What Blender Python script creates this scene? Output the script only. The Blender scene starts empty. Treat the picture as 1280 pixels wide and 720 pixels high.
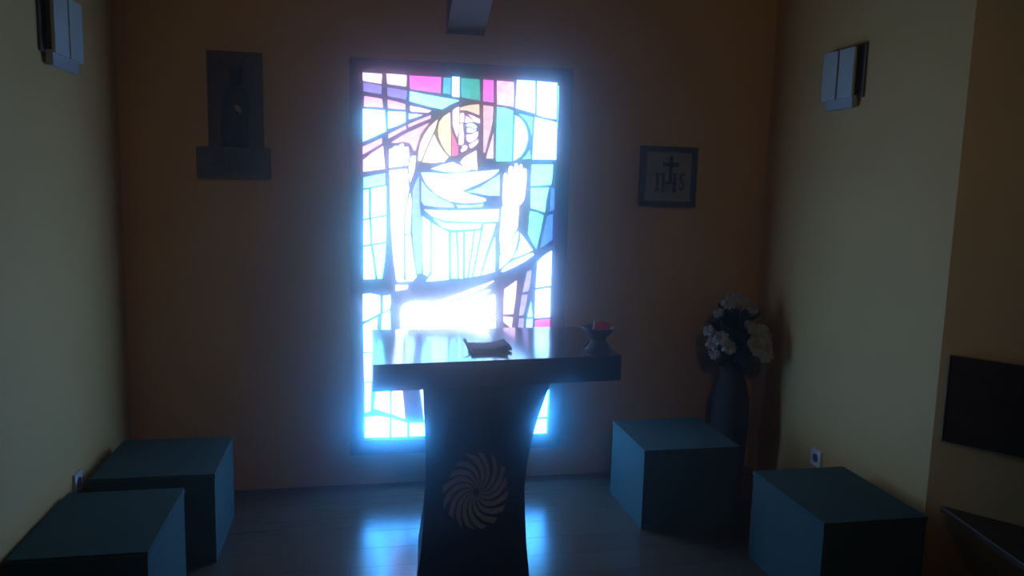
import bpy, bmesh, math, random
from mathutils import Vector, Matrix
random.seed(7)
S = bpy.context.scene
COL = S.collection

# ------------------------------------------------------------------ camera
cam_data = bpy.data.cameras.new('camera')
cam = bpy.data.objects.new('camera', cam_data)
COL.objects.link(cam)
F = Vector((0.1927367, 0.97210579, -0.13365213))
R = Vector((0.9812499, -0.19109219, 0.02514766))
U = Vector((0.00109369, 0.13599302, 0.99070919))
m = Matrix((R, U, -F)).transposed().to_4x4()
m.translation = Vector((0.05308334, -4.11925985, 1.65))
cam.matrix_world = m
cam_data.sensor_fit = 'HORIZONTAL'
cam_data.sensor_width = 36.0
cam_data.lens = 965.07 / 1280.0 * 36.0
cam_data.clip_start = 0.02
S.camera = cam

# ------------------------------------------------------------------ world, haze, exposure
w = bpy.data.worlds.new('world'); S.world = w; w.use_nodes = True
wn = w.node_tree.nodes; wn.clear()
wo = wn.new('ShaderNodeOutputWorld'); wb = wn.new('ShaderNodeBackground')
wb.inputs['Color'].default_value = (0.45, 0.65, 1.0, 1); wb.inputs['Strength'].default_value = 0.35
w.node_tree.links.new(wb.outputs[0], wo.inputs['Surface'])
GLARE_HAZE = ((0.032, 0.958), (0.105, 0.988))             # thin even haze added to stand in for lens glare round the window: (density per metre, forward scatter)
wa = wn.new('ShaderNodeAddShader')
for k_, (dens, g_) in enumerate(GLARE_HAZE):
    wv = wn.new('ShaderNodeVolumeScatter')
    wv.inputs['Color'].default_value = (1, 1, 1, 1)
    wv.inputs['Density'].default_value = dens
    wv.inputs['Anisotropy'].default_value = g_
    w.node_tree.links.new(wv.outputs[0], wa.inputs[k_])
w.node_tree.links.new(wa.outputs[0], wo.inputs['Volume'])
S.view_settings.view_transform = 'Standard'
S.view_settings.look = 'None'
S.view_settings.gamma = 1.0
S.view_settings.use_curve_mapping = False
S.view_settings.exposure = 0.40
S.cycles.use_denoising = True
S.cycles.max_bounces = 8
S.cycles.diffuse_bounces = 5
S.cycles.volume_bounces = 0
S.cycles.sample_clamp_indirect = 6.0
GLASS_POWER = 1.5
# unseen dim warm spot added behind the camera as fill for the window wall
ld = bpy.data.lights.new('warm_fill_spot', 'SPOT'); ld.shadow_soft_size = 0.12
ld.color = (1.0, 0.66, 0.34); ld.energy = 75.0; ld.spot_size = math.radians(52); ld.spot_blend = 0.6
lo = bpy.data.objects.new('warm_fill_spot', ld); COL.objects.link(lo)
lo.location = (0.5, -5.6, 3.5)
lo.rotation_euler = (Vector((0.9, 0.0, 1.3)) - lo.location).to_track_quat('-Z', 'Y').to_euler()

# ------------------------------------------------------------------ materials
def new_mat(name):
    mt = bpy.data.materials.new(name); mt.use_nodes = True
    return mt, mt.node_tree, mt.node_tree.nodes['Principled BSDF']

def noise_mat(name, c1, c2, scale=8.0, rough=0.6, bump=0.0, bump_scale=60.0, stretch=(1, 1, 1), detail=4.0, spec=0.5, dist=0.02, coat=0.0):
    mt, nt, b = new_mat(name)
    tc = nt.nodes.new('ShaderNodeTexCoord'); mp = nt.nodes.new('ShaderNodeMapping')
    mp.inputs['Scale'].default_value = stretch
    nt.links.new(tc.outputs['Object'], mp.inputs['Vector'])
    n = nt.nodes.new('ShaderNodeTexNoise'); n.inputs['Scale'].default_value = scale; n.inputs['Detail'].default_value = detail
    nt.links.new(mp.outputs[0], n.inputs['Vector'])
    r = nt.nodes.new('ShaderNodeValToRGB')
    r.color_ramp.elements[0].position = 0.3; r.color_ramp.elements[1].position = 0.7
    r.color_ramp.elements[0].color = (*c1, 1); r.color_ramp.elements[1].color = (*c2, 1)
    nt.links.new(n.outputs['Fac'], r.inputs['Fac']); nt.links.new(r.outputs['Color'], b.inputs['Base Color'])
    b.inputs['Roughness'].default_value = rough
    b.inputs['Specular IOR Level'].default_value = spec
    if coat:
        b.inputs['Coat Weight'].default_value = coat; b.inputs['Coat Roughness'].default_value = 0.12
    if bump:
        n2 = nt.nodes.new('ShaderNodeTexNoise'); n2.inputs['Scale'].default_value = bump_scale; n2.inputs['Detail'].default_value = 3
        nt.links.new(mp.outputs[0], n2.inputs['Vector'])
        bp = nt.nodes.new('ShaderNodeBump'); bp.inputs['Strength'].default_value = bump; bp.inputs['Distance'].default_value = dist
        nt.links.new(n2.outputs['Fac'], bp.inputs['Height']); nt.links.new(bp.outputs[0], b.inputs['Normal'])
    return mt

def carpet_mat(name, c1, c2, fleck):
    mt, nt, b = new_mat(name)
    tc = nt.nodes.new('ShaderNodeTexCoord')
    n = nt.nodes.new('ShaderNodeTexNoise'); n.inputs['Scale'].default_value = 9; n.inputs['Detail'].default_value = 6
    v = nt.nodes.new('ShaderNodeTexNoise'); v.inputs['Scale'].default_value = 150; v.inputs['Detail'].default_value = 2
    nt.links.new(tc.outputs['Object'], n.inputs['Vector']); nt.links.new(tc.outputs['Object'], v.inputs['Vector'])
    r = nt.nodes.new('ShaderNodeValToRGB'); r.color_ramp.elements[0].color = (*c1, 1); r.color_ramp.elements[1].color = (*c2, 1)
    nt.links.new(n.outputs['Fac'], r.inputs['Fac'])
    r2 = nt.nodes.new('ShaderNodeValToRGB'); r2.color_ramp.elements[0].position = 0.64; r2.color_ramp.elements[1].position = 0.72
    nt.links.new(v.outputs['Fac'], r2.inputs['Fac'])
    mx = nt.nodes.new('ShaderNodeMix'); mx.data_type = 'RGBA'
    nt.links.new(r2.outputs['Color'], mx.inputs[0]); nt.links.new(r.outputs['Color'], mx.inputs[6]); mx.inputs[7].default_value = (*fleck, 1)
    nt.links.new(mx.outputs[2], b.inputs['Base Color'])
    b.inputs['Roughness'].default_value = 0.9; b.inputs['Specular IOR Level'].default_value = 0.2
    bp = nt.nodes.new('ShaderNodeBump'); bp.inputs['Strength'].default_value = 0.5; bp.inputs['Distance'].default_value = 0.003
    nt.links.new(v.outputs['Fac'], bp.inputs['Height']); nt.links.new(bp.outputs[0], b.inputs['Normal'])
    return mt

M = {}
M['wall'] = noise_mat('wall_paint', (0.66, 0.425, 0.155), (0.70, 0.455, 0.17), 3.0, 0.75, 0.10, 90, spec=0.25, dist=0.004)
M['ceiling'] = noise_mat('ceiling_paint', (0.60, 0.50, 0.36), (0.65, 0.54, 0.40), 3.0, 0.85, 0.05, 80, spec=0.2)
M['floor_under'] = noise_mat('floor_under', (0.03, 0.02, 0.015), (0.045, 0.03, 0.02), 6, 0.6)
M['planks'] = [noise_mat('floor_oak_%d' % i, a, b_, 6.0, 0.23, 0.03, 40, (0.6, 9, 1), 6, spec=0.8, dist=0.001)
               for i, (a, b_) in enumerate([((0.078, 0.056, 0.038), (0.112, 0.082, 0.056)), ((0.072, 0.05, 0.034), (0.105, 0.076, 0.052)), ((0.085, 0.06, 0.041), (0.12, 0.088, 0.06))])]
M['altar'] = noise_mat('dark_stained_wood', (0.018, 0.011, 0.008), (0.042, 0.024, 0.017), 5.0, 0.22, 0.05, 30, (1.2, 9, 9), 6, spec=0.6, dist=0.002, coat=1.0)
M['altar_base'] = noise_mat('dark_trunk_wood', (0.018, 0.012, 0.010), (0.04, 0.026, 0.02), 5.0, 0.5, 0.15, 24, (8, 8, 1.0), 6, spec=0.35, dist=0.004)
M['inlay'] = noise_mat('pale_inlay', (0.32, 0.31, 0.33), (0.42, 0.40, 0.43), 20, 0.6, 0.05, 60)
M['frame'] = noise_mat('window_frame_paint', (0.022, 0.020, 0.03), (0.04, 0.036, 0.052), 6.0, 0.45, 0.08, 40, (6, 6, 1), spec=0.5)
M['lead'] = noise_mat('lead_came', (0.12, 0.12, 0.13), (0.18, 0.18, 0.19), 30, 0.5, 0.15, 120, spec=0.5, dist=0.002)
M['seat'] = carpet_mat('green_carpet', (0.038, 0.078, 0.072), (0.056, 0.106, 0.098), (0.28, 0.36, 0.34))
M['bench'] = noise_mat('bench_wood', (0.04, 0.024, 0.012), (0.075, 0.045, 0.022), 5, 0.45, 0.06, 30, (1, 8, 8), 6)
M['bench_edge'] = noise_mat('pale_edge_glint', (0.12, 0.08, 0.05), (0.2, 0.14, 0.09), 20, 0.5, stretch=(1, 8, 1))  # paler wood colour put in for the highlight along the bench board's edge
M['beam'] = noise_mat('beam_wood', (0.10, 0.07, 0.05), (0.16, 0.11, 0.08), 5, 0.6, 0.12, 30, (8, 1, 8), 6)
M['tile_dark'] = noise_mat('dark_glaze', (0.035, 0.030, 0.030), (0.06, 0.05, 0.05), 12, 0.35, 0.1, 50)
M['tile_field'] = noise_mat('stone_field', (0.27, 0.25, 0.24), (0.38, 0.35, 0.33), 14, 0.55, 0.15, 60)
M['relief_bg'] = noise_mat('relief_ground', (0.06, 0.046, 0.038), (0.09, 0.072, 0.06), 10, 0.55, 0.2, 40)
M['relief'] = noise_mat('relief_figure', (0.02, 0.018, 0.018), (0.04, 0.035, 0.034), 12, 0.5, 0.2, 50)
M['relief_pale'] = noise_mat('relief_pale', (0.3, 0.29, 0.27), (0.4, 0.38, 0.36), 20, 0.55)
M['plate'] = noise_mat('inscription_plate', (0.09, 0.085, 0.085), (0.13, 0.122, 0.12), 14, 0.5, 0.2, 50)
M['letters'] = noise_mat('letters_dark', (0.014, 0.013, 0.014), (0.025, 0.022, 0.022), 20, 0.5)
M['metal'] = noise_mat('satin_grey', (0.50, 0.56, 0.50), (0.56, 0.62, 0.56), 6, 0.5, spec=0.4)
M['metal_dark'] = noise_mat('lamp_back', (0.10, 0.10, 0.09), (0.14, 0.14, 0.125), 6, 0.55)
M['diffuser'] = noise_mat('frosted_diffuser', (0.40, 0.44, 0.45), (0.46, 0.5, 0.51), 8, 0.4)
M['plastic'] = noise_mat('white_plastic', (0.72, 0.74, 0.78), (0.76, 0.78, 0.82), 4, 0.35)
M['socket'] = noise_mat('socket_hole', (0.10, 0.11, 0.14), (0.13, 0.14, 0.17), 4, 0.5)
M['clay'] = noise_mat('dark_clay', (0.022, 0.016, 0.016), (0.045, 0.034, 0.032), 16, 0.55, 0.2, 60)
M['wax'] = noise_mat('red_wax', (0.75, 0.015, 0.06), (0.85, 0.025, 0.08), 12, 0.35)
M['wick'] = noise_mat('pale_wick', (0.75, 0.72, 0.66), (0.8, 0.77, 0.7), 30, 0.6)
M['leather'] = noise_mat('book_leather', (0.018, 0.018, 0.022), (0.035, 0.034, 0.042), 20, 0.85, 0.2, 120, spec=0.1)
M['paper'] = noise_mat('book_paper', (0.20, 0.18, 0.15), (0.28, 0.25, 0.21), 30, 0.7, stretch=(1, 1, 30))
M['vase'] = noise_mat('vase_glaze', (0.035, 0.026, 0.018), (0.055, 0.042, 0.03), 8, 0.8, 0.1, 30)
M['petal'] = noise_mat('white_petal', (0.46, 0.44, 0.38), (0.66, 0.64, 0.57), 12, 0.6)
M['stem'] = noise_mat('green_stem', (0.03, 0.05, 0.02), (0.05, 0.075, 0.03), 12, 0.6)
M['leaf'] = noise_mat('dark_leaf', (0.014, 0.026, 0.014), (0.03, 0.05, 0.026), 10, 0.5)

def translucent(mt, amount):
    nt = mt.node_tree; b = nt.nodes['Principled BSDF']; out = nt.nodes['Material Output']
    tr = nt.nodes.new('ShaderNodeBsdfTranslucent'); mx = nt.nodes.new('ShaderNodeMixShader'); mx.inputs[0].default_value = amount
    nt.links.new(b.inputs['Base Color'].links[0].from_socket, tr.inputs['Color'])
    nt.links.new(b.outputs[0], mx.inputs[1]); nt.links.new(tr.outputs[0], mx.inputs[2]); nt.links.new(mx.outputs[0], out.inputs['Surface'])
translucent(M['wax'], 0.7); translucent(M['petal'], 0.3); translucent(M['wick'], 0.5)

# backlit stained glass: radiance of each kind of glass with the daylight behind it
GLASS = {
    'white': (1.2, 2.5, 5.6), 'cyanwhite': (0.95, 3.2, 6.4), 'palecyan': (0.55, 2.2, 4.0), 'skyblue': (0.9, 6.2, 18.0),
    'sun': (3.6, 4.6, 8.0), 'skin': (1.6, 2.0, 3.6), 'pinkwhite': (1.45, 0.95, 1.8), 'yellowwhite': (1.5, 1.15, 0.95),
    'pink': (1.15, 0.52, 1.1), 'magenta': (0.80, 0.13, 0.66), 'teal': (0.05, 0.40, 0.55), 'green': (0.03, 0.34, 0.27),
    'cyan': (0.22, 1.15, 1.25), 'paleblue': (0.42, 0.70, 1.3), 'dusk': (0.22, 0.20, 0.75), 'blue': (0.06, 0.20, 1.7),
    'periwinkle': (0.26, 0.40, 1.4), 'lavender': (0.40, 0.34, 0.85), 'yellow': (1.0, 0.85, 0.40), 'orange': (1.0, 0.55, 0.35),
    'red': (0.85, 0.10, 0.28), 'salmon': (1.0, 0.42, 0.48),
}
def glass_mat(kind):
    c = GLASS[kind]
    mt, nt, b = new_mat('stained_glass_' + kind)
    mx = max(c)
    b.inputs['Base Color'].default_value = (c[0] / mx * 0.25, c[1] / mx * 0.25, c[2] / mx * 0.25, 1)
    b.inputs['Roughness'].default_value = 0.22
    tc = nt.nodes.new('ShaderNodeTexCoord')
    n = nt.nodes.new('ShaderNodeTexNoise'); n.inputs['Scale'].default_value = 26; n.inputs['Detail'].default_value = 5
    nt.links.new(tc.outputs['Object'], n.inputs['Vector'])
    r = nt.nodes.new('ShaderNodeMapRange'); r.inputs[1].default_value = 0.25; r.inputs[2].default_value = 0.75
    r.inputs[3].default_value = 0.72 * GLASS_POWER; r.inputs[4].default_value = 1.28 * GLASS_POWER
    nt.links.new(n.outputs['Fac'], r.inputs[0]); nt.links.new(r.outputs[0], b.inputs['Emission Strength'])
    b.inputs['Emission Color'].default_value = (*c, 1)
    bp = nt.nodes.new('ShaderNodeBump'); bp.inputs['Strength'].default_value = 0.3; bp.inputs['Distance'].default_value = 0.002
    nt.links.new(n.outputs['Fac'], bp.inputs['Height']); nt.links.new(bp.outputs[0], b.inputs['Normal'])
    return mt
# glow of upper white and cyan panes turned down, so light comes from lower
for k in ('white', 'cyanwhite', 'palecyan'): GLASS[k + '_upper'] = tuple(v * 0.72 for v in GLASS[k])
for k in GLASS: M['g_' + k] = glass_mat(k)

# ------------------------------------------------------------------ helpers
def tag(o, label=None, cat=None, group=None, kind=None):
    if label: o['label'] = label
    if cat: o['category'] = cat
    if group: o['group'] = group
    if kind: o['kind'] = kind
    return o

def link(name, me, mat, parent=None, loc=None):
    o = bpy.data.objects.new(name, me); COL.objects.link(o)
    if mat and not me.materials: me.materials.append(mat)
    if parent: o.parent = parent
    if loc is not None: o.location = loc
    return o

def obj(name, bm, mat, parent=None, smooth=False, bevel=0.0, seg=2):
    if bevel:
        es = [e for e in bm.edges if len(e.link_faces) == 2 and e.calc_face_angle(0) > 0.6]
        bmesh.ops.bevel(bm, geom=es, offset=bevel, segments=seg, affect='EDGES', clamp_overlap=True)
    bmesh.ops.recalc_face_normals(bm, faces=bm.faces)
    me = bpy.data.meshes.new(name); bm.to_mesh(me); bm.free()
    if smooth:
        for f in me.polygons: f.use_smooth = True
    return link(name, me, mat, parent)

def thing(name, label, cat, loc=(0, 0, 0), rz=0.0, group=None):
    o = bpy.data.objects.new(name, None); COL.objects.link(o)
    o.empty_display_size = 0.05
    o.location = loc; o.rotation_euler = (0, 0, rz)
    return tag(o, label, cat, group)

def add_box(bm, x0, x1, y0, y1, z0, z1, mat4=None):
    vs = [bm.verts.new((x, y, z)) for x in (x0, x1) for y in (y0, y1) for z in (z0, z1)]
    for f in ((0, 1, 3, 2), (4, 6, 7, 5), (0, 4, 5, 1), (2, 3, 7, 6), (0, 2, 6, 4), (1, 5, 7, 3)):
        bm.faces.new([vs[i] for i in f])
    if mat4: bmesh.ops.transform(bm, matrix=mat4, verts=vs)
    return vs

def box(*a):
    bm = bmesh.new(); add_box(bm, *a); return bm

def prism_z(pts, z0, z1):
    bm = bmesh.new(); add_prism(bm, [(x, y, z0) for x, y in pts], (0, 0, z1 - z0)); return bm

def add_prism(bm, pts, vec):
    a = [bm.verts.new(p) for p in pts]; b = [bm.verts.new(Vector(p) + Vector(vec)) for p in pts]
    n = len(a)
    bm.faces.new(a[::-1]); bm.faces.new(b)
    for i in range(n): bm.faces.new((a[i], a[(i + 1) % n], b[(i + 1) % n], b[i]))

def add_lathe(bm, prof, n=24, center=(0, 0, 0), wob=None):
    rings = []
    for k, (r, z) in enumerate(prof):
        rings.append([bm.verts.new((center[0] + r * (wob(a, k) if wob else 1) * math.cos(a), center[1] + r * (wob(a, k) if wob else 1) * math.sin(a), center[2] + z))
                      for a in [2 * math.pi * i / n for i in range(n)]])
    for r0, r1 in zip(rings, rings[1:]):
        for i in range(n): bm.faces.new((r0[i], r0[(i + 1) % n], r1[(i + 1) % n], r1[i]))
    if prof[0][0] > 0: bm.faces.new(rings[0][::-1])
    if prof[-1][0] > 0: bm.faces.new(rings[-1])

def add_tube(bm, pts, rad, n=8):
    rings = []
    for i, p in enumerate(pts):
        p = Vector(p); t = (Vector(pts[min(i + 1, len(pts) - 1)]) - Vector(pts[max(i - 1, 0)])).normalized()
        u = t.orthogonal().normalized() if i == 0 else (u - t * u.dot(t)).normalized()
        v = t.cross(u); r = rad[i] if isinstance(rad, (list, tuple)) else rad
        rings.append([bm.verts.new(p + (u * math.cos(a) + v * math.sin(a)) * r) for a in [2 * math.pi * k / n for k in range(n)]])
    for r0, r1 in zip(rings, rings[1:]):
        for k in range(n): bm.faces.new((r0[k], r0[(k + 1) % n], r1[(k + 1) % n], r1[k]))
    bm.faces.new(rings[0][::-1]); bm.faces.new(rings[-1])

# ------------------------------------------------------------------ room shell
XL, XR = -1.098, 2.339            # side walls of the alcove
WX1, WZ0, WZ1 = 1.165, 0.178, 2.262   # stained glass window, outer size, left edge at x = 0
AY = -1.472                       # where the right wall ends
AX2, AY2 = XR + 0.61 * 2.3, AY - 0.79 * 2.3
RY = -6.3
T = 0.14
SL = 0.473                        # roof slope
def ceil_z(y): return 2.95 + SL * min(-y, 3.2)

bm = bmesh.new()
zt = 2.95
o_, i_ = 0.06, WX1 - 0.06
add_box(bm, XL - T, o_, 0, T, -0.1, zt); add_box(bm, i_, XR + T, 0, T, -0.1, zt)
add_box(bm, o_, i_, 0, T, -0.1, WZ0 + 0.06); add_box(bm, o_, i_, 0, T, WZ1 - 0.06, zt)
tag(obj('wall_back', bm, M['wall']), 'cream wall holding the stained glass window', kind='structure')
def side_wall(name, label, pts, thick):
    bm = bmesh.new()
    (xa, ya), (xb, yb) = pts
    n = Vector((yb - ya, xa - xb, 0)).normalized() * thick
    ys = [0, 1] if not (ya > -3.2 > yb) else [0, (-3.2 - ya) / (yb - ya), 1]
    prof = [(xa + (xb - xa) * t, ya + (yb - ya) * t) for t in ys]
    poly = [(x, y, -0.1) for x, y in prof] + [(x, y, ceil_z(y)) for x, y in prof[::-1]]
    add_prism(bm, poly, n)
    return tag(obj(name, bm, M['wall']), label, kind='structure')
side_wall('wall_left', 'cream side wall with a wall lamp, left of the window', ((XL, 0), (XL, RY)), -T if False else T)
side_wall('wall_right', 'cream side wall with a wall lamp, right of the window', ((XR, 0), (XR, AY)), -T)
side_wall('wall_angled', 'angled wall turning outwards beyond the right wall, with a wooden bench', ((XR, AY), (AX2, AY2)), -T)
side_wall('wall_far_right', 'side wall of the wider room', ((AX2, AY2), (AX2, RY)), -T)
bm = bmesh.new(); add_box(bm, XL - T, AX2 + T, RY - T, RY, -0.1, ceil_z(RY))
tag(obj('wall_rear', bm, M['wall']), 'wall closing the room at the rear', kind='structure')
bm = bmesh.new()
add_prism(bm, [(XL - T, T, ceil_z(0) - SL * T), (XL - T, -3.2, ceil_z(-3.2)), (XL - T, RY - T, ceil_z(-3.2)), (XL - T, RY - T, ceil_z(-3.2) + 0.1), (XL - T, -3.2, ceil_z(-3.2) + 0.1), (XL - T, T, ceil_z(0) - SL * T + 0.1)], (AX2 + T - XL + T, 0, 0))
tag(obj('ceiling', bm, M['ceiling']), 'sloping ceiling rising away from the window wall', kind='structure')

# floor: under-floor slab and boards that run across the room
FLR = tag(obj('floor', box(XL - T, AX2 + T, RY - T, T, -0.12, -0.012), M['floor_under']), 'brown wooden plank floor', kind='structure')
PW = 0.1722
plank_meshes = {}
def plank_mesh(L, mi):
    key = (round(L, 2), mi)
    if key not in plank_meshes:
        bm = bmesh.new(); add_box(bm, 0.0004, key[0] - 0.0004, 0.0004, PW - 0.0004, -0.013, 0)
        es = [e for e in bm.edges if all(v.co.z > -0.001 for v in e.verts) and abs(e.verts[0].co.x - e.verts[1].co.x) > 0.1]
        bmesh.ops.bevel(bm, geom=es, offset=0.0005, segments=1, affect='EDGES')
        bmesh.ops.recalc_face_normals(bm, faces=bm.faces)
        me = bpy.data.meshes.new('plank'); bm.to_mesh(me); bm.free()
        me.materials.append(M['planks'][mi]); plank_meshes[key] = me
    return plank_meshes[key]
y = -0.0711
rows = [(-0.0711, 0.0711 - 0.0)]
row = 0
yy = 0.1011 - PW + 0.0
while yy > -3.4:
    y0 = yy
    x = XL - 0.02; k = 0
    L = [1.24, 0.62, 0.93][row % 3]
    xmax = XR if y0 > AY else XR + (AY - y0) * 0.61 / 0.79 + 0.3
    while x < xmax:
        LL = min(L, 1.24)
        if x + LL > xmax + 0.1: LL = max(0.3, round(xmax + 0.1 - x, 2))
        me = plank_mesh(LL, (row * 2 + k * 5 + (row // 2)) % 3)
        o = link('plank', me, None, FLR); o.location = (x, y0, 0)
        x += round(LL, 2); L = 1.24; k += 1
    yy -= PW; row += 1
bm = box(XL - T, AX2 + T, RY - T, yy + PW - 0.001, -0.013, 0)
tag(obj('floor_rest', bm, M['planks'][0], FLR))

# ------------------------------------------------------------------ the stained glass window
WIN = bpy.data.objects.new('window_1', None); COL.objects.link(WIN)
tag(WIN, 'tall stained glass window with a haloed robed figure raising both hands', kind='structure')
FW = 0.066
def frame_piece(name, pts):      # moulding that slopes inwards from the outer edge to the glass
    bm = bmesh.new()
    def dep(x, z): return -0.036 if (x < 0.001 or x > WX1 - 0.001 or z < WZ0 + 0.001 or z > WZ1 - 0.001) else -0.006
    f = [bm.verts.new((x, dep(x, z), z)) for x, z in pts]; k = [bm.verts.new((x, 0.053, z)) for x, z in pts]
    bm.faces.new(f); bm.faces.new(k[::-1])
    for q in range(4): bm.faces.new((f[q], k[q], k[(q + 1) % 4], f[(q + 1) % 4]))
    return obj(name, bm, M['frame'], WIN, bevel=0.003)
a, b, c, d = 0.0, WX1, WZ0, WZ1
frame_piece('frame_stile', [(a, c), (a + FW, c + FW), (a + FW, d - FW), (a, d)])
frame_piece('frame_stile', [(b, c), (b, d), (b - FW, d - FW), (b - FW, c + FW)])
frame_piece('frame_rail', [(a, c), (b, c), (b - FW, c + FW), (a + FW, c + FW)])
frame_piece('frame_rail', [(a, d), (a + FW, d - FW), (b - FW, d - FW), (b, d)])
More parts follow.
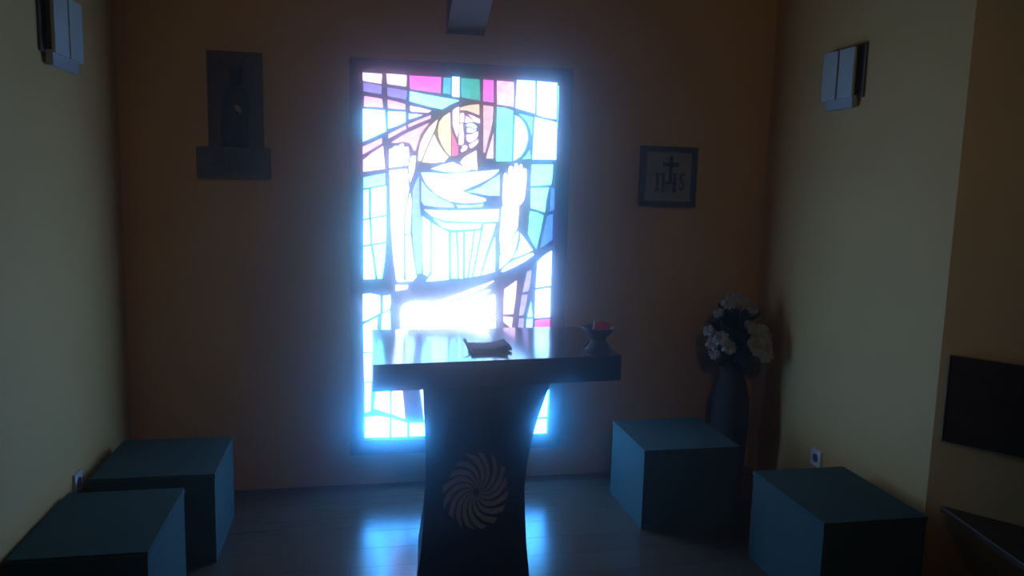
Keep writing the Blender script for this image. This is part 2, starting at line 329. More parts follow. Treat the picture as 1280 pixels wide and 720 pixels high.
PANES = [
    ('pinkwhite', [[68,2153],[160,2142],[163,2190],[65,2193]]),
    ('pinkwhite', [[190,2144],[287,2135],[288,2191],[186,2194]]),
    ('magenta', [[306,2122],[465,2109],[467,2190],[303,2190]]),
    ('teal', [[478,2109],[516,2105],[517,2189],[479,2189]]),
    ('white', [[525,2097],[563,2092],[562,2197],[525,2197]]),
    ('green', [[574,2093],[674,2080],[669,2188],[572,2191]]),
    ('magenta', [[690,2079],[744,2074],[743,2187],[689,2189]]),
    ('pink', [[765,2065],[856,2056],[852,2185],[761,2187]]),
    ('white', [[864,2052],[911,2040],[971,2028],[968,2195],[869,2196]]),
    ('white', [[982,2020],[1021,2009],[1090,2001],[1088,2191],[979,2196]]),
    ('dusk', [[70,2101],[160,2090],[161,2131],[70,2144]]),
    ('dusk', [[192,2082],[288,2068],[290,2113],[190,2126]]),
    ('palecyan', [[304,2061],[420,2036],[475,2028],[514,2052],[565,2076],[430,2093],[306,2111]]),
    ('pink', [[72,2024],[123,2025],[169,2022],[163,2066],[74,2076]]),
    ('pink', [[194,2021],[283,2017],[282,2045],[192,2064]]),
    ('pinkwhite', [[309,2010],[400,2007],[417,2018],[363,2029],[307,2038]]),
    ('cyanwhite', [[62,1844],[123,1873],[185,1904],[178,2009],[64,2012]]),
    ('cyanwhite', [[195,1916],[239,1932],[284,1954],[284,2005],[194,2005]]),
    ('cyanwhite', [[303,1969],[338,1981],[371,1994],[301,1998]]),
    ('pink', [[64,1780],[113,1810],[164,1842],[164,1868],[64,1820]]),
    ('pink', [[197,1867],[289,1920],[286,1936],[197,1890]]),
    ('pink', [[299,1927],[359,1955],[413,1978],[415,1994],[359,1971],[299,1943]]),
    ('pinkwhite', [[68,1693],[123,1701],[180,1711],[170,1828],[113,1790],[68,1753]]),
    ('pink', [[238,1846],[267,1853],[304,1849],[316,1835],[326,1810],[337,1809],[347,1844],[362,1894],[382,1923],[407,1955],[277,1891],[211,1847]]),
    ('yellowwhite', [[365,1756],[402,1848],[437,1925],[450,1973],[411,1935],[382,1892],[364,1851],[354,1807],[352,1759]]),
    ('yellowwhite', [[402,1825],[373,1752],[424,1749],[487,1755],[510,1782],[476,1819],[450,1858],[433,1896]]),
    ('yellow', [[482,1991],[461,1961],[453,1918],[460,1879],[475,1846],[497,1810],[522,1785],[521,1902],[515,2013]]),
    ('pinkwhite', [[531,1954],[544,1913],[555,1886],[563,1926],[564,1986],[562,2044],[546,2037],[530,2024]]),
    ('red', [[530,1788],[560,1793],[560,1837],[544,1876],[528,1908]]),
    ('orange', [[569,2027],[604,2027],[637,2018],[671,2005],[669,2061],[628,2056],[595,2049],[569,2039]]),
    ('pinkwhite', [[568,1963],[589,1965],[591,2000],[587,2013],[568,2010]]),
    ('pinkwhite', [[597,1964],[621,1966],[641,1969],[629,1982],[609,1995],[599,1997]]),
    ('pinkwhite', [[631,1988],[646,1971],[659,1966],[675,1963],[673,1984],[642,1998],[612,2008]]),
    ('pinkwhite', [[565,1902],[564,1848],[582,1848],[589,1854],[591,1895],[586,1927],[585,1958],[568,1957]]),
    ('white', [[605,1944],[618,1946],[632,1941],[647,1933],[660,1944],[643,1958],[626,1962],[603,1955]]),
    ('white', [[608,1914],[631,1913],[653,1921],[656,1933],[644,1928],[632,1934],[620,1940],[606,1933]]),
    ('pinkwhite', [[605,1879],[617,1863],[636,1866],[657,1881],[666,1902],[665,1921],[631,1904],[604,1901]]),
    ('pinkwhite', [[587,1830],[575,1822],[581,1810],[605,1822],[611,1839],[599,1847],[581,1842]]),
    ('pinkwhite', [[624,1835],[632,1832],[653,1846],[667,1863],[668,1879],[640,1862],[619,1851]]),
    ('yellowwhite', [[600,1733],[632,1722],[667,1718],[661,1771],[658,1821],[624,1801],[591,1781],[574,1756]]),
    ('salmon', [[697,1812],[706,1812],[718,1867],[734,1930],[743,1983],[745,2053],[692,2057]]),
    ('pink', [[723,1825],[712,1781],[751,1782],[748,1912]]),
    ('cyan', [[766,1768],[850,1770],[852,2035],[810,2048],[765,2052]]),
    ('cyanwhite', [[861,1773],[902,1799],[925,1840],[936,1885],[933,1929],[919,1967],[894,1997],[863,2013]]),
    ('cyan', [[930,1980],[948,1945],[958,1911],[960,2006],[885,2022]]),
    ('cyan', [[932,1805],[909,1783],[955,1788],[947,1833]]),
    ('white', [[965,1784],[1095,1786],[1094,1984],[1021,1998],[971,2007]]),
    ('palecyan', [[1102,1789],[1106,1789],[1101,2176],[1095,2175]]),
    ('palecyan', [[70,1607],[181,1630],[181,1688],[70,1663]]),
    ('cyanwhite', [[70,1450],[97,1454],[97,1603],[70,1597]]),
    ('cyanwhite', [[109,1457],[187,1472],[187,1624],[109,1607]]),
    ('cyanwhite', [[70,1311],[105,1318],[99,1446],[70,1441]]),
    ('cyanwhite', [[116,1320],[186,1331],[187,1464],[111,1449]]),
    ('cyanwhite', [[70,1131],[130,1133],[120,1223],[107,1307],[70,1301]]),
    ('palecyan', [[143,1133],[166,1133],[181,1234],[186,1323],[118,1311]]),
    ('skin', [[202,1718],[249,1726],[247,1782],[248,1829],[243,1830],[227,1828],[220,1818],[202,1812]]),
    ('skin', [[252,1726],[278,1730],[277,1797],[278,1831],[272,1842],[260,1841],[252,1830]]),
    ('skin', [[282,1730],[298,1733],[300,1753],[304,1781],[302,1805],[301,1826],[291,1828],[283,1824]]),
    ('skin', [[307,1746],[303,1722],[308,1663],[310,1643],[323,1678],[331,1706],[337,1754],[338,1782],[326,1783],[313,1777]]),
    ('skin', [[208,1550],[213,1403],[224,1255],[241,1125],[279,1130],[280,1202],[277,1373],[279,1478],[291,1541],[304,1610],[302,1644],[300,1677],[294,1714],[203,1703]]),
    ('white', [[298,1541],[288,1478],[286,1375],[312,1375],[319,1542],[312,1590]]),
    ('white', [[294,1125],[246,1123],[248,1117],[329,1121],[347,1144],[329,1256],[314,1369],[288,1366]]),
    ('periwinkle', [[324,1384],[336,1267],[351,1160],[375,1162],[378,1235],[374,1416],[361,1532],[357,1679],[339,1647],[324,1605]]),
    ('white', [[488,1705],[573,1703],[630,1717],[583,1735],[534,1757],[477,1740],[418,1718]]),
    ('white', [[393,1638],[447,1584],[522,1550],[597,1541],[694,1547],[718,1558],[711,1569],[639,1587],[585,1604],[606,1616],[692,1654],[754,1689],[786,1724],[637,1707],[509,1693],[424,1697],[368,1696]]),
    ('paleblue', [[370,1549],[384,1526],[458,1517],[546,1517],[538,1534],[458,1570],[404,1611],[370,1654]]),
    ('paleblue', [[660,1596],[726,1584],[789,1584],[788,1699],[748,1674],[681,1628],[609,1601]]),
    ('paleblue', [[565,1515],[694,1522],[705,1541],[640,1531],[554,1532]]),
    ('white', [[427,1470],[491,1448],[598,1443],[707,1443],[783,1448],[788,1513],[641,1504],[512,1499],[386,1503]]),
    ('palecyan', [[481,1411],[524,1397],[599,1398],[686,1406],[698,1434],[599,1432],[491,1437],[433,1458]]),
    ('cyanwhite', [[378,1331],[385,1160],[405,1149],[420,1171],[421,1257],[417,1440],[376,1467]]),
    ('white', [[430,1160],[399,1119],[521,1130],[519,1258],[515,1386],[470,1407],[427,1432]]),
    ('palecyan', [[534,1136],[569,1136],[565,1258],[556,1385],[529,1382]]),
    ('cyanwhite', [[578,1136],[597,1136],[595,1386],[567,1385]]),
    ('cyanwhite', [[610,1141],[621,1141],[636,1258],[651,1392],[607,1388]]),
    ('palecyan', [[630,1143],[647,1145],[667,1259],[690,1397],[660,1394]]),
    ('white', [[658,1147],[691,1152],[723,1281],[756,1379],[771,1433],[707,1430]]),
    ('white', [[737,1270],[700,1154],[772,1174],[772,1259],[768,1361]]),
    ('skin', [[806,1569],[811,1532],[865,1533],[860,1712],[855,1741],[846,1746],[838,1740],[834,1720],[835,1676],[823,1705],[815,1707],[809,1694]]),
    ('skin', [[868,1533],[895,1534],[890,1709],[887,1713],[887,1746],[881,1760],[871,1759],[865,1737],[864,1708]]),
    ('skin', [[898,1534],[919,1555],[927,1576],[931,1622],[935,1681],[933,1730],[923,1735],[915,1726],[915,1701],[911,1705],[912,1738],[908,1754],[899,1755],[893,1742],[894,1709]]),
    ('skin', [[796,1368],[803,1273],[852,1347],[892,1415],[898,1532],[803,1526]]),
    ('white', [[799,1187],[833,1220],[868,1256],[888,1315],[900,1387],[893,1393],[852,1336],[799,1257]]),
    ('white', [[912,1348],[898,1293],[872,1249],[932,1269],[981,1292],[948,1337],[909,1385]]),
    ('white', [[877,1234],[829,1203],[807,1174],[823,1174],[878,1199],[933,1227],[988,1267],[981,1278]]),
    ('palecyan', [[959,1641],[1072,1650],[1078,1698],[1080,1760],[963,1755]]),
    ('palecyan', [[963,1522],[998,1514],[1042,1500],[1048,1568],[1061,1635],[960,1630]]),
    ('cyan', [[952,1383],[975,1338],[1001,1300],[1018,1382],[1035,1483],[997,1499],[959,1505]]),
    ('blue', [[1071,1507],[1093,1516],[1091,1631],[1075,1635]]),
    ('blue', [[1023,1307],[1056,1327],[1089,1352],[1087,1490],[1058,1481]]),
    ('white', [[1005,1086],[1089,1097],[1089,1195],[1089,1290],[1045,1263],[1010,1228]]),
    ('white', [[1004,915],[1090,921],[1087,1083],[1003,1072]]),
    ('lavender', [[931,1059],[965,1070],[974,1128],[977,1183],[953,1175]]),
    ('lavender', [[914,930],[939,932],[951,983],[958,1046],[927,1046]]),
    ('palecyan', [[962,920],[989,922],[979,1008]]),
    ('pinkwhite', [[826,937],[880,939],[891,1028],[896,1124],[828,1077]]),
    ('pinkwhite', [[827,895],[873,858],[879,919],[827,924]]),
    ('lavender', [[901,759],[937,758],[942,914],[915,912]]),
    ('palecyan', [[955,758],[990,757],[990,911],[958,909]]),
    ('magenta', [[1006,757],[1095,755],[1090,910],[1006,902]]),
    ('sun', [[648,1077],[562,1045],[464,1012],[477,1006],[562,1027],[649,1058],[714,1084],[769,1123]]),
    ('sun', [[715,1027],[672,1002],[628,970],[706,956],[780,944],[778,995],[775,1046]]),
    ('sun', [[275,757],[785,749],[780,931],[673,949],[607,965],[617,983],[693,1033],[752,1073],[732,1071],[649,1036],[562,1005],[475,997],[389,1012],[314,1008],[278,993],[264,959]]),
    ('sun', [[240,1071],[271,1074],[302,1082],[301,1099],[237,1099]]),
    ('white', [[64,904],[110,925],[156,951],[156,1042],[105,1055],[64,1050]]),
    ('white', [[173,955],[206,972],[213,998],[210,1046],[172,1041]]),
    ('cyanwhite', [[70,739],[116,738],[116,821],[139,838],[143,925],[68,887]]),
    ('cyanwhite', [[152,605],[203,604],[213,846],[208,964],[168,942]]),
    ('white', [[74,576],[114,575],[112,734],[70,730]]),
    ('cyanwhite', [[76,403],[106,411],[110,567],[76,568]]),
    ('pinkwhite', [[221,542],[277,540],[254,736],[220,736]]),
    ('skyblue', [[125,426],[166,409],[211,394],[206,586],[140,588]]),
    ('pinkwhite', [[221,394],[293,360],[277,522],[221,524]]),
    ('skyblue', [[76,264],[209,261],[209,370],[144,383],[76,376]]),
    ('skyblue', [[220,261],[305,260],[304,337],[219,367]]),
    ('skyblue', [[318,261],[529,260],[528,329],[317,336]]),
    ('white', [[396,347],[528,343],[526,520],[374,524]]),
    ('white', [[316,539],[703,547],[699,728],[297,735]]),
    ('white', [[721,528],[976,522],[970,723],[717,728]]),
    ('white', [[546,360],[861,359],[857,511],[543,519]]),
    ('skyblue', [[547,259],[864,254],[862,331],[546,333]]),
    ('skyblue', [[889,348],[1092,346],[1092,500],[885,506]]),
    ('skyblue', [[891,253],[1091,250],[1090,332],[889,334]]),
    ('cyan', [[994,521],[1096,518],[1089,721],[988,723]]),
    ('skyblue', [[1101,252],[1105,252],[1103,500],[1098,500]]),
]

cu = bpy.data.curves.new('came_outline', 'CURVE'); cu.dimensions = '2D'; cu.fill_mode = 'BOTH'; cu.extrude = 0.006
def spline(pts):
    s = cu.splines.new('POLY'); s.points.add(len(pts) - 1)
    for q, (x, z) in zip(s.points, pts): q.co = (x, z, 0, 1)
    s.use_cyclic_u = True
spline([(a + FW - 0.015, c + FW - 0.015), (b - FW + 0.015, c + FW - 0.015), (b - FW + 0.015, d - FW + 0.015), (a + FW - 0.015, d - FW + 0.015)])
for kind, pl in PANES: spline([(x / 1000, z / 1000) for x, z in pl])
tmp = bpy.data.objects.new('came_tmp', cu); COL.objects.link(tmp)
bpy.context.view_layer.update()
me = bpy.data.meshes.new_from_object(tmp.evaluated_get(bpy.context.evaluated_depsgraph_get()))
bpy.data.objects.remove(tmp)
me.materials.clear()
came = link('lead_came', me, M['lead'], WIN); came.rotation_euler = (math.pi / 2, 0, 0); came.location = (0, 0.011, 0)
tag(came, 'dark leading between the coloured panes')
random.seed(3)
for kind, pl in PANES:
    cx = sum(p[0] for p in pl) / len(pl) / 1000; cz = sum(p[1] for p in pl) / len(pl) / 1000
    dy = random.uniform(-0.0015, 0.0015)
    if cz > 1.5 and kind + '_upper' in GLASS: kind += '_upper'
    bm = bmesh.new()
    add_prism(bm, [(x / 1000 - cx, 0.001 + dy, z / 1000 - cz) for x, z in pl], (0, 0.010, 0))
    o = obj('glass_pane', bm, M['g_' + kind], WIN); o.location = (cx, 0, cz)

# ------------------------------------------------------------------ roof beam
bm = bmesh.new()
x0, x1 = 0.491, 0.687
L = 2.9
add_prism(bm, [(x0, 0, 2.41), (x0, -L, 2.41 + SL * L), (x0, -L, 2.94 + SL * L), (x0, 0, 2.94)], (x1 - x0, 0, 0))
tag(obj('trim_1', bm, M['beam'], bevel=0.008), 'timber rafter sloping up from the wall above the window', kind='structure')

# ------------------------------------------------------------------ cube seats
def seat(label, x0, x1, y0, y1, z1=0.40):
    cx, cy = (x0 + x1) / 2, (y0 + y1) / 2
    t = thing('cube_seat', label, 'seat', (cx, cy, 0), 0, 'green carpeted cube seats')
    hx, hy = (x1 - x0) / 2, (y1 - y0) / 2
    bm = box(-hx, hx, -hy, hy, 0, z1 - 0.012)
    obj('body', bm, M['seat'], t, bevel=0.010, seg=3)
    bm = box(-hx - 0.002, hx + 0.002, -hy - 0.002, hy + 0.002, z1 - 0.016, z1)
    obj('top_cover', bm, M['seat'], t, bevel=0.007, seg=3)
    bm = bmesh.new()
    zc = z1 - 0.014
    ring = [(-hx - 0.002, -hy - 0.002, zc), (hx + 0.002, -hy - 0.002, zc), (hx + 0.002, hy + 0.002, zc), (-hx - 0.002, hy + 0.002, zc)]
    for i in range(4): add_tube(bm, [ring[i], ring[(i + 1) % 4]], 0.0035, 6)
    obj('seam', bm, M['seat'], t)
    return t
seat('green cube seat in the far left corner, behind another seat', -1.045, -0.556, -0.800, -0.315)
seat('green cube seat against the left wall, below the outlet, nearest the camera on the left', -1.075, -0.648, -1.492, -0.945)
seat('green cube seat at the back wall, in front of the flower vase', 1.390, 1.880, -0.750, -0.275)
seat('green cube seat against the right wall beside the end of the wall, below the outlet', 1.785, 2.230, -1.612, -1.070)

# ------------------------------------------------------------------ altar
AL = thing('altar', 'dark wooden altar table with thick slab top and carved trunk base, before the window', 'altar', (0.52, -0.95, 0))
def alocal(pts): return [(x - 0.52, y + 0.95) for x, y in pts]
top = alocal([(0.099, -1.246), (1.104, -1.165), (1.098, -0.530), (0.107, -0.546)])
obj('tabletop', prism_z(top, 0.860, 0.965), M['altar'], AL, bevel=0.018, seg=4)
prof = [(0.0, 0.268, 0.752), (0.07, 0.278, 0.743), (0.17, 0.290, 0.732), (0.28, 0.299, 0.724), (0.40, 0.304, 0.717), (0.50, 0.307, 0.724), (0.60, 0.306, 0.740), (0.70, 0.300, 0.765), (0.79, 0.295, 0.795), (0.861, 0.292, 0.822)]
def front_y(x): return -1.175 + 0.08 * (x - 0.3)
bm = bmesh.new(); rings = []
for z, xl, xr in prof:
    q = [(xl, front_y(xl)), ((xl + xr) / 2, front_y((xl + xr) / 2)), (xr, front_y(xr)), (xr - 0.01, -0.92), (xr - 0.03, -0.68), ((xl + xr) / 2, -0.66), (xl + 0.05, -0.68), (xl + 0.03, -0.92)]
    rings.append([bm.verts.new((x - 0.52, yv + 0.95, z)) for x, yv in q])
for r0, r1 in zip(rings, rings[1:]):
    for i in range(8): bm.faces.new((r0[i], r0[(i + 1) % 8], r1[(i + 1) % 8], r1[i]))
bm.faces.new(rings[0][::-1]); bm.faces.new(rings[-1])
obj('base', bm, M['altar_base'], AL, bevel=0.006)
# spiral sun emblem on the front of the base
EC = Vector((0.513, front_y(0.513) - 0.002, 0.410)); ea, eb = 0.132, 0.160
bm = bmesh.new()
n = 24
add_prism(bm, [(0.014 * math.cos(2 * math.pi * i / n), 0, 0.017 * math.sin(2 * math.pi * i / n)) for i in range(n)], (0, 0.005, 0))
em = obj('spiral_emblem', bm, M['altar_base'], AL)
em.location = EC - Vector((0.52, -0.95, 0)) - Vector((0, 0.002, 0)); em.rotation_euler = (0, 0, math.atan(0.08))
tag(em, 'pale spiral sun inlay')
NB = 16
for k in range(NB):
    rnd = random.Random(k)
    left, right = [], []
    rmax = 1.0 + rnd.uniform(-0.04, 0.04); jag = (rnd.uniform(-0.06, 0.08), rnd.uniform(-0.06, 0.08))
    for i in range(11):
        t = i / 10; r = 0.10 + (rmax - 0.10) * t
        th = 2 * math.pi * k / NB + 1.05 * t ** 1.15
        half = (2 * math.pi / NB) * (0.25 + 0.07 * math.sin(t * 3.0))
        if i == 10: half *= 0.9
        for lst, s in ((left, 1), (right, -1)):
            rr = r + (jag[0] if (i == 10 and s == 1) else 0) + (jag[1] if (i == 10 and s == -1) else 0)
            lst.append((ea * rr * math.cos(th + s * half), -0.002, eb * rr * math.sin(th + s * half)))
    bm = bmesh.new()
    va = [bm.verts.new(p) for p in left]; vb = [bm.verts.new(p) for p in right]
    vc = [bm.verts.new((p[0], 0.006, p[2])) for p in left]; vd = [bm.verts.new((p[0], 0.006, p[2])) for p in right]
    for i in range(10):
        bm.faces.new((va[i], va[i + 1], vb[i + 1], vb[i])); bm.faces.new((vc[i], vd[i], vd[i + 1], vc[i + 1]))
        bm.faces.new((va[i], vc[i], vc[i + 1], va[i + 1])); bm.faces.new((vb[i], vb[i + 1], vd[i + 1], vd[i]))
    bm.faces.new((va[0], vb[0], vd[0], vc[0])); bm.faces.new((va[10], vc[10], vd[10], vb[10]))
    obj('blade', bm, M['inlay'], em)

# ------------------------------------------------------------------ things on the altar
BK = thing('book', 'small dark book with a warped cover lying on the altar top', 'book', (0.575, -1.085, 0.965), 0.03)
def warp_sheet(x0, x1, y0, y1, zf, th, nx=10, ny=4):
    bm = bmesh.new(); g = {}
    for s in (0, 1):
        for i in range(nx + 1):
            for j in range(ny + 1):
                u_, v_ = i / nx, j / ny
                g[s, i, j] = bm.verts.new((x0 + (x1 - x0) * u_, y0 + (y1 - y0) * v_, zf(u_, v_) + (th if s else 0)))
    for i in range(nx):
        for j in range(ny):
            bm.faces.new((g[0, i, j], g[0, i, j + 1], g[0, i + 1, j + 1], g[0, i + 1, j])); bm.faces.new((g[1, i, j], g[1, i + 1, j], g[1, i + 1, j + 1], g[1, i, j + 1]))
    for i in range(nx):
        bm.faces.new((g[0, i, 0], g[0, i + 1, 0], g[1, i + 1, 0], g[1, i, 0])); bm.faces.new((g[0, i, ny], g[1, i, ny], g[1, i + 1, ny], g[0, i + 1, ny]))
    for j in range(ny):
        bm.faces.new((g[0, 0, j], g[1, 0, j], g[1, 0, j + 1], g[0, 0, j + 1])); bm.faces.new((g[0, nx, j], g[0, nx, j + 1], g[1, nx, j + 1], g[1, nx, j]))
    return bm
obj('cover', warp_sheet(-0.078, 0.078, -0.006, 0.125, lambda u_, v_: 0.0, 0.004), M['leather'], BK, True)
obj('pages', warp_sheet(-0.073, 0.070, 0.0, 0.118, lambda u_, v_: 0.004, 0.013), M['leather'], BK)
obj('front_cover', warp_sheet(-0.078, 0.079, -0.006, 0.125, lambda u_, v_: 0.0175 + 0.006 * (1 - math.cos((u_ - 0.45) * 4.5)) * (u_ > 0.45) - 0.003 * math.sin(u_ * 3.1), 0.004), M['leather'], BK, True)
fl = obj('curled_flap', warp_sheet(-0.006, 0.006, -0.004, 0.10, lambda u_, v_: 0.002 + 0.036 * v_ , 0.004, 3, 8), M['leather'], BK, True)
fl.location = (-0.084, 0, 0); fl.rotation_euler = (0, 0, 0.10)
bm = box(0.070, 0.092, 0.02, 0.05, 0.005, 0.016); obj('clasp', bm, M['leather'], BK, bevel=0.003)

CH = thing('candle_holder', 'dark clay bowl on a splayed foot at the right end of the altar', 'candle holder', (1.030, -1.075, 0.965))
wob = lambda a_, k: 1 + 0.06 * math.sin(3 * a_ + 0.6) + 0.03 * math.sin(7 * a_ + k)
bm = bmesh.new()
add_lathe(bm, [(0.052, 0), (0.056, 0.006), (0.050, 0.014), (0.040, 0.026), (0.032, 0.042), (0.030, 0.054)], 28, wob=wob)
obj('foot', bm, M['clay'], CH, True)
bm = bmesh.new()
add_lathe(bm, [(0.029, 0.050), (0.036, 0.060), (0.050, 0.076), (0.064, 0.094), (0.069, 0.100), (0.066, 0.102), (0.060, 0.094), (0.050, 0.080), (0.02, 0.076), (0.002, 0.076)], 28, wob=lambda a_, k: 1 + 0.04 * math.sin(5 * a_) )
obj('bowl', bm, M['clay'], CH, True)
for k in range(3):
    a_ = 2 * math.pi * k / 3 + 2.6
    bm = bmesh.new()
    add_tube(bm, [(0.030 * math.cos(a_), 0.030 * math.sin(a_), 0.05), (0.045 * math.cos(a_), 0.045 * math.sin(a_), 0.028), (0.060 * math.cos(a_), 0.060 * math.sin(a_), 0.008), (0.064 * math.cos(a_), 0.064 * math.sin(a_), 0.004)], [0.006, 0.008, 0.009, 0.004], 8)
    obj('toe', bm, M['clay'], CH, True)
CD = thing('candle', 'red wax candle set in the clay bowl on the altar', 'candle', (1.044, -1.075, 1.046))
bm = bmesh.new(); add_lathe(bm, [(0.026, 0.0), (0.030, 0.012), (0.036, 0.026), (0.034, 0.036), (0.026, 0.038), (0.010, 0.033), (0.002, 0.033)], 24, wob=lambda a_, k: 1 + 0.05 * math.sin(2 * a_ + k))
obj('wax', bm, M['wax'], CD, True)
bm = bmesh.new(); add_tube(bm, [(0, 0, 0.032), (0.001, 0, 0.042), (0.003, 0.001, 0.047)], 0.0012, 6); obj('wick', bm, M['letters'], CD)
bm = bmesh.new(); add_tube(bm, [(0, 0, 0), (0.003, 0.0, 0.026), (0.005, 0.001, 0.052)], [0.0035, 0.004, 0.003], 6)
o = obj('stub', bm, M['wick']); o.location = (0.994, -1.112, 1.054)
tag(o, 'pale stub standing in the clay bowl beside the red candle', 'stub')

# ------------------------------------------------------------------ wall plaques
# IHS plaque
PQ = thing('emblem_plaque', 'square dark plaque with a cross and the letters IHS, right of the window', 'plaque', (1.737, 0, 1.711))
h = 0.165; fwid = 0.030
def rail(pts): 
    bm = bmesh.new(); add_prism(bm, [(x, -0.034, z) for x, z in pts], (0, 0.034, 0)); return obj('border', bm, M['tile_dark'], PQ, bevel=0.004)
i = h - fwid
rail([(-h, -h), (h, -h), (i, -i), (-i, -i)]); rail([(h, -h), (h, h), (i, i), (i, -i)]); rail([(h, h), (-h, h), (-i, i), (i, i)]); rail([(-h, h), (-h, -h), (-i, -i), (-i, i)])
obj('field', box(-i - 0.004, i + 0.004, -0.024, 0.0, -i - 0.004, i + 0.004), M['tile_field'], PQ)
def strokes(name, rects, tubes=()):
    bm = bmesh.new()
    for r_ in rects: add_prism(bm, [(x, -0.032, z) for x, z in r_], (0, 0.010, 0))
    for t_, rad in tubes: add_tube(bm, [(x, -0.027, z) for x, z in t_], rad, 8)
    return obj(name, bm, M['letters'], PQ)
def R4(x0, x1, z0, z1, s=0.0): return [(x0, z0), (x1, z0), (x1 + s, z1), (x0 + s, z1)]
def bow(x0, x1, z0, z1): # vertical stroke with flared feet
    m_ = (x1 - x0) * 0.45
    return [(x0 - m_, z0), (x1 + m_, z0), (x1, z0 + 0.014), (x1, z1 - 0.014), (x1 + m_, z1), (x0 - m_, z1), (x0, z1 - 0.014), (x0, z0 + 0.014)]
strokes('cross', [R4(0.002, 0.018, -0.030, 0.108), R4(-0.036, 0.056, 0.058, 0.078), [(-0.004, 0.096), (0.024, 0.096), (0.018, 0.112), (0.002, 0.112)]])
strokes('letter_i', [bow(-0.072, -0.058, -0.080, 0.020)])
strokes('letter_h', [bow(-0.038, -0.024, -0.084, 0.020), bow(0.030, 0.044, -0.084, 0.020), R4(-0.030, 0.036, -0.042, -0.026)])
strokes('letter_s', [], [([(0.094, 0.008), (0.084, 0.018), (0.072, 0.010), (0.070, -0.006), (0.080, -0.024), (0.090, -0.040), (0.090, -0.058), (0.080, -0.070), (0.066, -0.062)], [0.006, 0.007, 0.007, 0.007, 0.008, 0.007, 0.007, 0.007, 0.006])])

# relief plaque with robed figure and inscription
RP = thing('relief_plaque', 'tall dark relief plaque of a robed figure above an inscription, left of the window', 'plaque', (-0.551, 0, 1.647))
obj('panel', box(-0.132, 0.128, -0.022, 0, 0.145, 0.612), M['relief_bg'], RP, bevel=0.004)
obj('inscription_plate', box(-0.187, 0.160, -0.045, 0, 0.0, 0.148), M['plate'], RP, bevel=0.008)
bm = bmesh.new()
def add_relief(bm, pts, y0, bulge, cxy):
    a_ = [bm.verts.new((x, y0, z)) for x, z in pts]
    rin = [bm.verts.new((cxy[0] + (x - cxy[0]) * 0.72, y0 - bulge * 0.75, cxy[1] + (z - cxy[1]) * 0.86)) for x, z in pts]
    rin2 = [bm.verts.new((cxy[0] + (x - cxy[0]) * 0.35, y0 - bulge, cxy[1] + (z - cxy[1]) * 0.6)) for x, z in pts]
    n = len(pts)
    for q0, q1 in ((a_, rin), (rin, rin2)):
        for k in range(n): bm.faces.new((q0[k], q0[(k + 1) % n], q1[(k + 1) % n], q1[k]))
    bm.faces.new(rin2)
add_relief(bm, [(-0.070, 0.148), (0.058, 0.148), (0.062, 0.26), (0.066, 0.34), (0.062, 0.39), (0.045, 0.43), (0.020, 0.455), (-0.020, 0.455), (-0.045, 0.43), (-0.062, 0.385), (-0.055, 0.33), (-0.072, 0.30), (-0.074, 0.22)], -0.020, 0.030, (0, 0.30))
obj('robe', bm, M['relief'], RP, True)
bm = bmesh.new(); add_relief(bm, [(0.030 * math.cos(t) + 0.004, 0.488 + 0.040 * math.sin(t)) for t in [2 * math.pi * k / 16 for k in range(16)]], -0.020, 0.032, (0.004, 0.488))
obj('head', bm, M['relief'], RP, True)
bm = bmesh.new(); add_relief(bm, [(-0.028, 0.508), (0.034, 0.508), (0.037, 0.536), (0.020, 0.528), (0.004, 0.542), (-0.012, 0.528), (-0.031, 0.536)], -0.020, 0.022, (0.004, 0.53))
obj('crown', bm, M['relief'], RP)
bm = bmesh.new(); add_relief(bm, [(-0.010, 0.345), (0.004, 0.358), (0.026, 0.345), (0.036, 0.320), (0.030, 0.310), (0.006, 0.325)], -0.043, 0.014, (0.012, 0.335))
tag(obj('hands', bm, M['relief_pale'], RP, True), 'paler joined hands')
def text_mesh(txt, size, parent, loc, mat, name='inscription'):
    fc = bpy.data.curves.new('t', 'FONT'); fc.body = txt; fc.size = size; fc.extrude = 0.002; fc.align_x = 'CENTER'; fc.align_y = 'CENTER'
    fc.offset = 0.0012
    to = bpy.data.objects.new('t', fc); COL.objects.link(to); bpy.context.view_layer.update()
    me_ = bpy.data.meshes.new_from_object(to.evaluated_get(bpy.context.evaluated_depsgraph_get()))
    bpy.data.objects.remove(to)
    me_.materials.clear()
    o_ = link(name, me_, mat, parent); o_.rotation_euler = (math.pi / 2, 0, 0); o_.location = loc
    return o_
text_mesh('REGUM', 0.058, RP, (-0.012, -0.046, 0.103), M['letters'])
text_mesh('TIMORE', 0.058, RP, (-0.012, -0.046, 0.046), M['letters'])

# ------------------------------------------------------------------ wall lamps (unlit)
def wall_lamp(label, x, nx, y, hw):
    t = thing('wall_lamp', label, 'wall lamp', (x, y, 2.09), 0, 'unlit wall lamps on the side walls')
    def bx(name, d0, d1, y0, y1, z0, z1, mt, bv=0.003):
        xs = sorted((nx * d0, nx * d1))
        return obj(name, box(xs[0], xs[1], y0, y1, z0, z1), M[mt], t, bevel=bv)
    bx('back_plate', 0.0, 0.010, -hw - 0.03, hw + 0.005, 0.0, 0.245, 'metal_dark')
    bx('body', 0.010, 0.036, -hw + 0.03, hw - 0.03, 0.02, 0.22, 'metal_dark')
    bx('shade_panel', 0.036, 0.048, -hw, -0.008, 0.0, 0.228, 'metal')
    bx('shade_panel', 0.036, 0.048, 0.008, hw, 0.0, 0.228, 'metal')
    bx('diffuser', 0.009, 0.034, -hw + 0.01, hw - 0.02, -0.045, 0.012, 'diffuser')
    return t
wall_lamp('grey wall lamp with two upright plates high on the right wall', XR, -1, -0.690, 0.122)
wall_lamp('grey wall lamp with two upright plates high on the left wall', XL, 1, -0.755, 0.150)

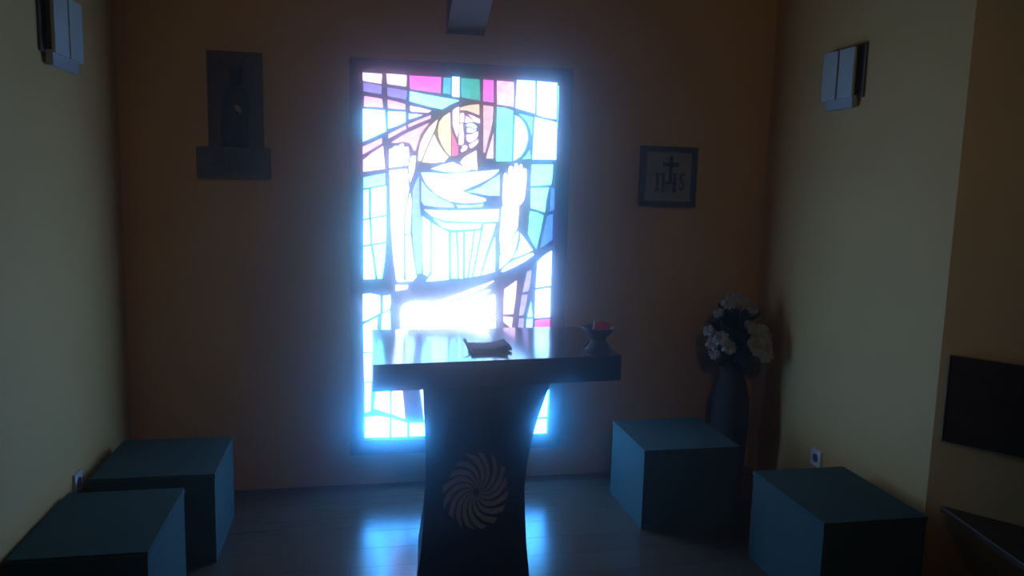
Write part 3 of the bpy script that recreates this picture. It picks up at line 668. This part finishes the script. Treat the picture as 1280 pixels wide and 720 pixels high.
# ------------------------------------------------------------------ outlets
def outlet(label, x, nx, y, z):
    t = thing('power_outlet', label, 'outlet', (x, y, z), 0, 'white power outlets low on the side walls')
    def bx(name, d0, d1, hy, hz, mt, bv, oy=0):
        xs = sorted((nx * d0, nx * d1))
        return obj(name, box(xs[0], xs[1], oy - hy, oy + hy, -hz, hz), M[mt], t, bevel=bv)
    bx('cover_plate', 0, 0.010, 0.042, 0.042, 'plastic', 0.003)
    bm = bmesh.new(); add_lathe(bm, [(0.021, 0), (0.021, 0.003)], 20)
    o = obj('socket', bm, M['socket'], t); o.rotation_euler = (0, nx * math.pi / 2, 0); o.location = (nx * 0.0095, 0, 0)
outlet('small white power outlet on the right wall above a cube seat', XR, -1, -0.705, 0.305)
outlet('small white power outlet on the left wall behind a cube seat', XL, 1, -0.785, 0.385)

# ------------------------------------------------------------------ bench by the angled wall
d_ = Vector((0.61, -0.79)).normalized(); nrm = Vector((-d_.y, d_.x)) * -1   # pointing into the room
if nrm.x > 0: nrm = -nrm
W0 = Vector((XR, AY))
def wp(s, off): p = W0 + d_ * s + nrm * off; return (p.x, p.y)
BN = thing('bench', 'dark wooden bench board along the angled wall, under the wooden panel', 'bench', (2.9, -2.6, 0))
def bl(pts): return [(x - 2.9, y_ + 2.6) for x, y_ in pts]
s1 = 2.2
e0 = wp(0.055, 0.001); e1 = wp(s1, 0.001); p1 = (2.285, -2.06); p2 = wp(s1, 0.40)
obj('seat_board', prism_z(bl([e0, e1, p2, p1]), 0.372, 0.397), M['bench'], BN, bevel=0.003)
for s_ in (0.95, 2.0):
    obj('support', prism_z(bl([wp(s_, 0.002), wp(s_ + 0.04, 0.002), wp(s_ + 0.04, 0.36), wp(s_, 0.36)]), 0.0, 0.373), M['bench'], BN)
g0, g1 = Vector(e0), Vector(p1); q_ = Vector((-0.002, 0))
obj('edge_strip', prism_z(bl([tuple(g0 + q_), tuple(g0), tuple(g1), tuple(g1 + q_)]), 0.391, 0.398), M['bench_edge'], BN)
BP = thing('backrest_panel', 'dark wooden panel fixed on the angled wall above the bench', 'panel', (W0.x, W0.y, 0.845))
def bl2(pts): return [(x - W0.x, y_ - W0.y) for x, y_ in pts]
obj('board', prism_z(bl2([wp(0.04, 0.002), wp(0.04, 0.03), wp(1.9, 0.03), wp(1.9, 0.002)]), -0.172, 0.175), M['bench'], BP, bevel=0.004)
bm = prism_z(bl2([wp(0.037, 0.002), wp(0.037, 0.032), wp(0.041, 0.032), wp(0.041, 0.002)]), -0.176, 0.179)
obj('edge_strip', bm, M['tile_field'], BP)

# ------------------------------------------------------------------ flowers in the corner
VX, VY = 2.105, -0.20
VS = thing('flower_vase', 'tall dark floor vase standing in the corner behind a cube seat', 'vase', (VX, VY, 0))
bm = bmesh.new()
add_lathe(bm, [(0.075, 0), (0.085, 0.01), (0.092, 0.06), (0.10, 0.2), (0.106, 0.36), (0.102, 0.48), (0.082, 0.57), (0.066, 0.61), (0.072, 0.65), (0.084, 0.672), (0.079, 0.674), (0.062, 0.645), (0.055, 0.60), (0.06, 0.5), (0.002, 0.48)], 32)
obj('body', bm, M['vase'], VS, True)
BQ = thing('bouquet', 'bunch of white flowers with dark leaves in the corner vase', 'bouquet', (VX, VY, 0.66))
def petal_flower(r, layers, rnd):
    bm = bmesh.new()
    for li in range(layers):
        tilt = 0.25 + 0.95 * li / max(1, layers - 1)
        n = 9 - li
        tilt += rnd.uniform(-0.08, 0.08)
        for k in range(n):
            a_ = 2 * math.pi * (k + 0.5 * li) / n + rnd.uniform(-0.1, 0.1)
            L_ = r * (1.0 - 0.22 * li) * rnd.uniform(0.9, 1.08); wd = L_ * rnd.uniform(0.2, 0.3)
            pts = []
            for s_ in (0.12, 0.5, 0.85, 1.0):
                wloc = wd * (0.35 if s_ < 0.2 else 1.0 if s_ < 0.9 else 0.45)
                zz = L_ * s_ * math.sin(tilt) - 0.25 * L_ * s_ * s_
                rr = L_ * s_ * math.cos(tilt)
                pts.append((rr, wloc, zz))
            vs = []
            for rr, wl, zz in pts:
                row_ = []
                for s2 in (-1, 0, 1):
                    x_ = rr * math.cos(a_) - s2 * wl * math.sin(a_); y_ = rr * math.sin(a_) + s2 * wl * math.cos(a_)
                    row_.append(bm.verts.new((x_, y_, zz + (0.06 * L_ if s2 else 0) + rnd.uniform(-0.16, 0.16) * L_)))
                vs.append(row_)
            for q0, q1 in zip(vs, vs[1:]):
                for s2 in (0, 1): bm.faces.new((q0[s2], q0[s2 + 1], q1[s2 + 1], q1[s2]))
    return bm
def leaf_bm(L_, wd):
    bm = bmesh.new(); vs = []
    for i_, (s_, w_) in enumerate(((0, .08), (.2, .7), (.45, 1), (.7, .75), (.9, .3), (1, .02))):
        vs.append([bm.verts.new((s_ * L_, k_ * w_ * wd, -0.25 * L_ * s_ * s_ + (0.12 * wd * w_ if k_ else 0))) for k_ in (-1, 0, 1)])
    for q0, q1 in zip(vs, vs[1:]):
        for k_ in (0, 1): bm.faces.new((q0[k_], q0[k_ + 1], q1[k_ + 1], q1[k_]))
    return bm
rnd = random.Random(11)
heads = [(0.085, -0.12, 0.205, 0.068), (0.140, -0.08, 0.150, 0.060), (0.060, -0.14, 0.145, 0.058), (0.115, -0.13, 0.115, 0.060), (0.165, -0.02, 0.215, 0.045), (0.050, -0.13, 0.165, 0.040),
         (-0.130, -0.10, 0.185, 0.046), (-0.160, -0.06, 0.150, 0.040), (-0.090, -0.12, 0.140, 0.042), (-0.165, -0.02, 0.215, 0.036), (-0.140, -0.05, 0.090, 0.036),
         (-0.070, -0.04, 0.370, 0.040), (0.020, -0.02, 0.390, 0.040), (0.075, -0.03, 0.345, 0.042), (-0.025, 0.02, 0.400, 0.036), (0.115, 0.00, 0.300, 0.038), (-0.105, 0.0, 0.310, 0.034), (0.03, -0.1, 0.26, 0.03)]
for hx, hy, hz, hr in heads:
    hx = max(-0.2, min(0.175, hx))
    st = bmesh.new(); add_tube(st, [(hx * 0.12, hy * 0.12, -0.06), (hx * 0.35, hy * 0.4, hz * 0.35), (hx * 0.8, hy * 0.8, hz * 0.8), (hx, hy, hz)], 0.0035, 6)
    so = obj('stem', st, M['stem'], BQ, True)
    f = obj('flower_head', petal_flower(hr, 4, rnd), M['petal'], so, True)
    f.location = (hx, hy, hz)
    dirv = Vector((hx * 0.6 - 0.03, hy - 0.10, 0.10)).normalized()
    f.rotation_euler = dirv.to_track_quat('Z', 'Y').to_euler()
lm = []
for L_, w_ in ((0.16, 0.030), (0.13, 0.026), (0.11, 0.024)):
    b_ = leaf_bm(L_, w_); me_ = bpy.data.meshes.new('leaf'); b_.to_mesh(me_); b_.free()
    for p_ in me_.polygons: p_.use_smooth = True
    me_.materials.append(M['leaf']); lm.append(me_)
for k in range(70):
    a_ = rnd.uniform(0, 2 * math.pi); z_ = rnd.uniform(0.02, 0.26)
    rad = rnd.uniform(0.01, 0.05)
    lf = link('leaf', lm[k % 3], None, BQ)
    lf.location = (rad * math.cos(a_), rad * math.sin(a_), z_)
    rl = rnd.uniform(-0.2, 1.1)
    # keep leaves short of the two walls
    if math.cos(a_) > 0.5: rl = rnd.uniform(0.7, 1.2)
    if math.sin(a_) > 0.5: rl = rnd.uniform(0.7, 1.2)
    lf.rotation_euler = (rnd.uniform(-0.4, 0.4), -rl, a_)
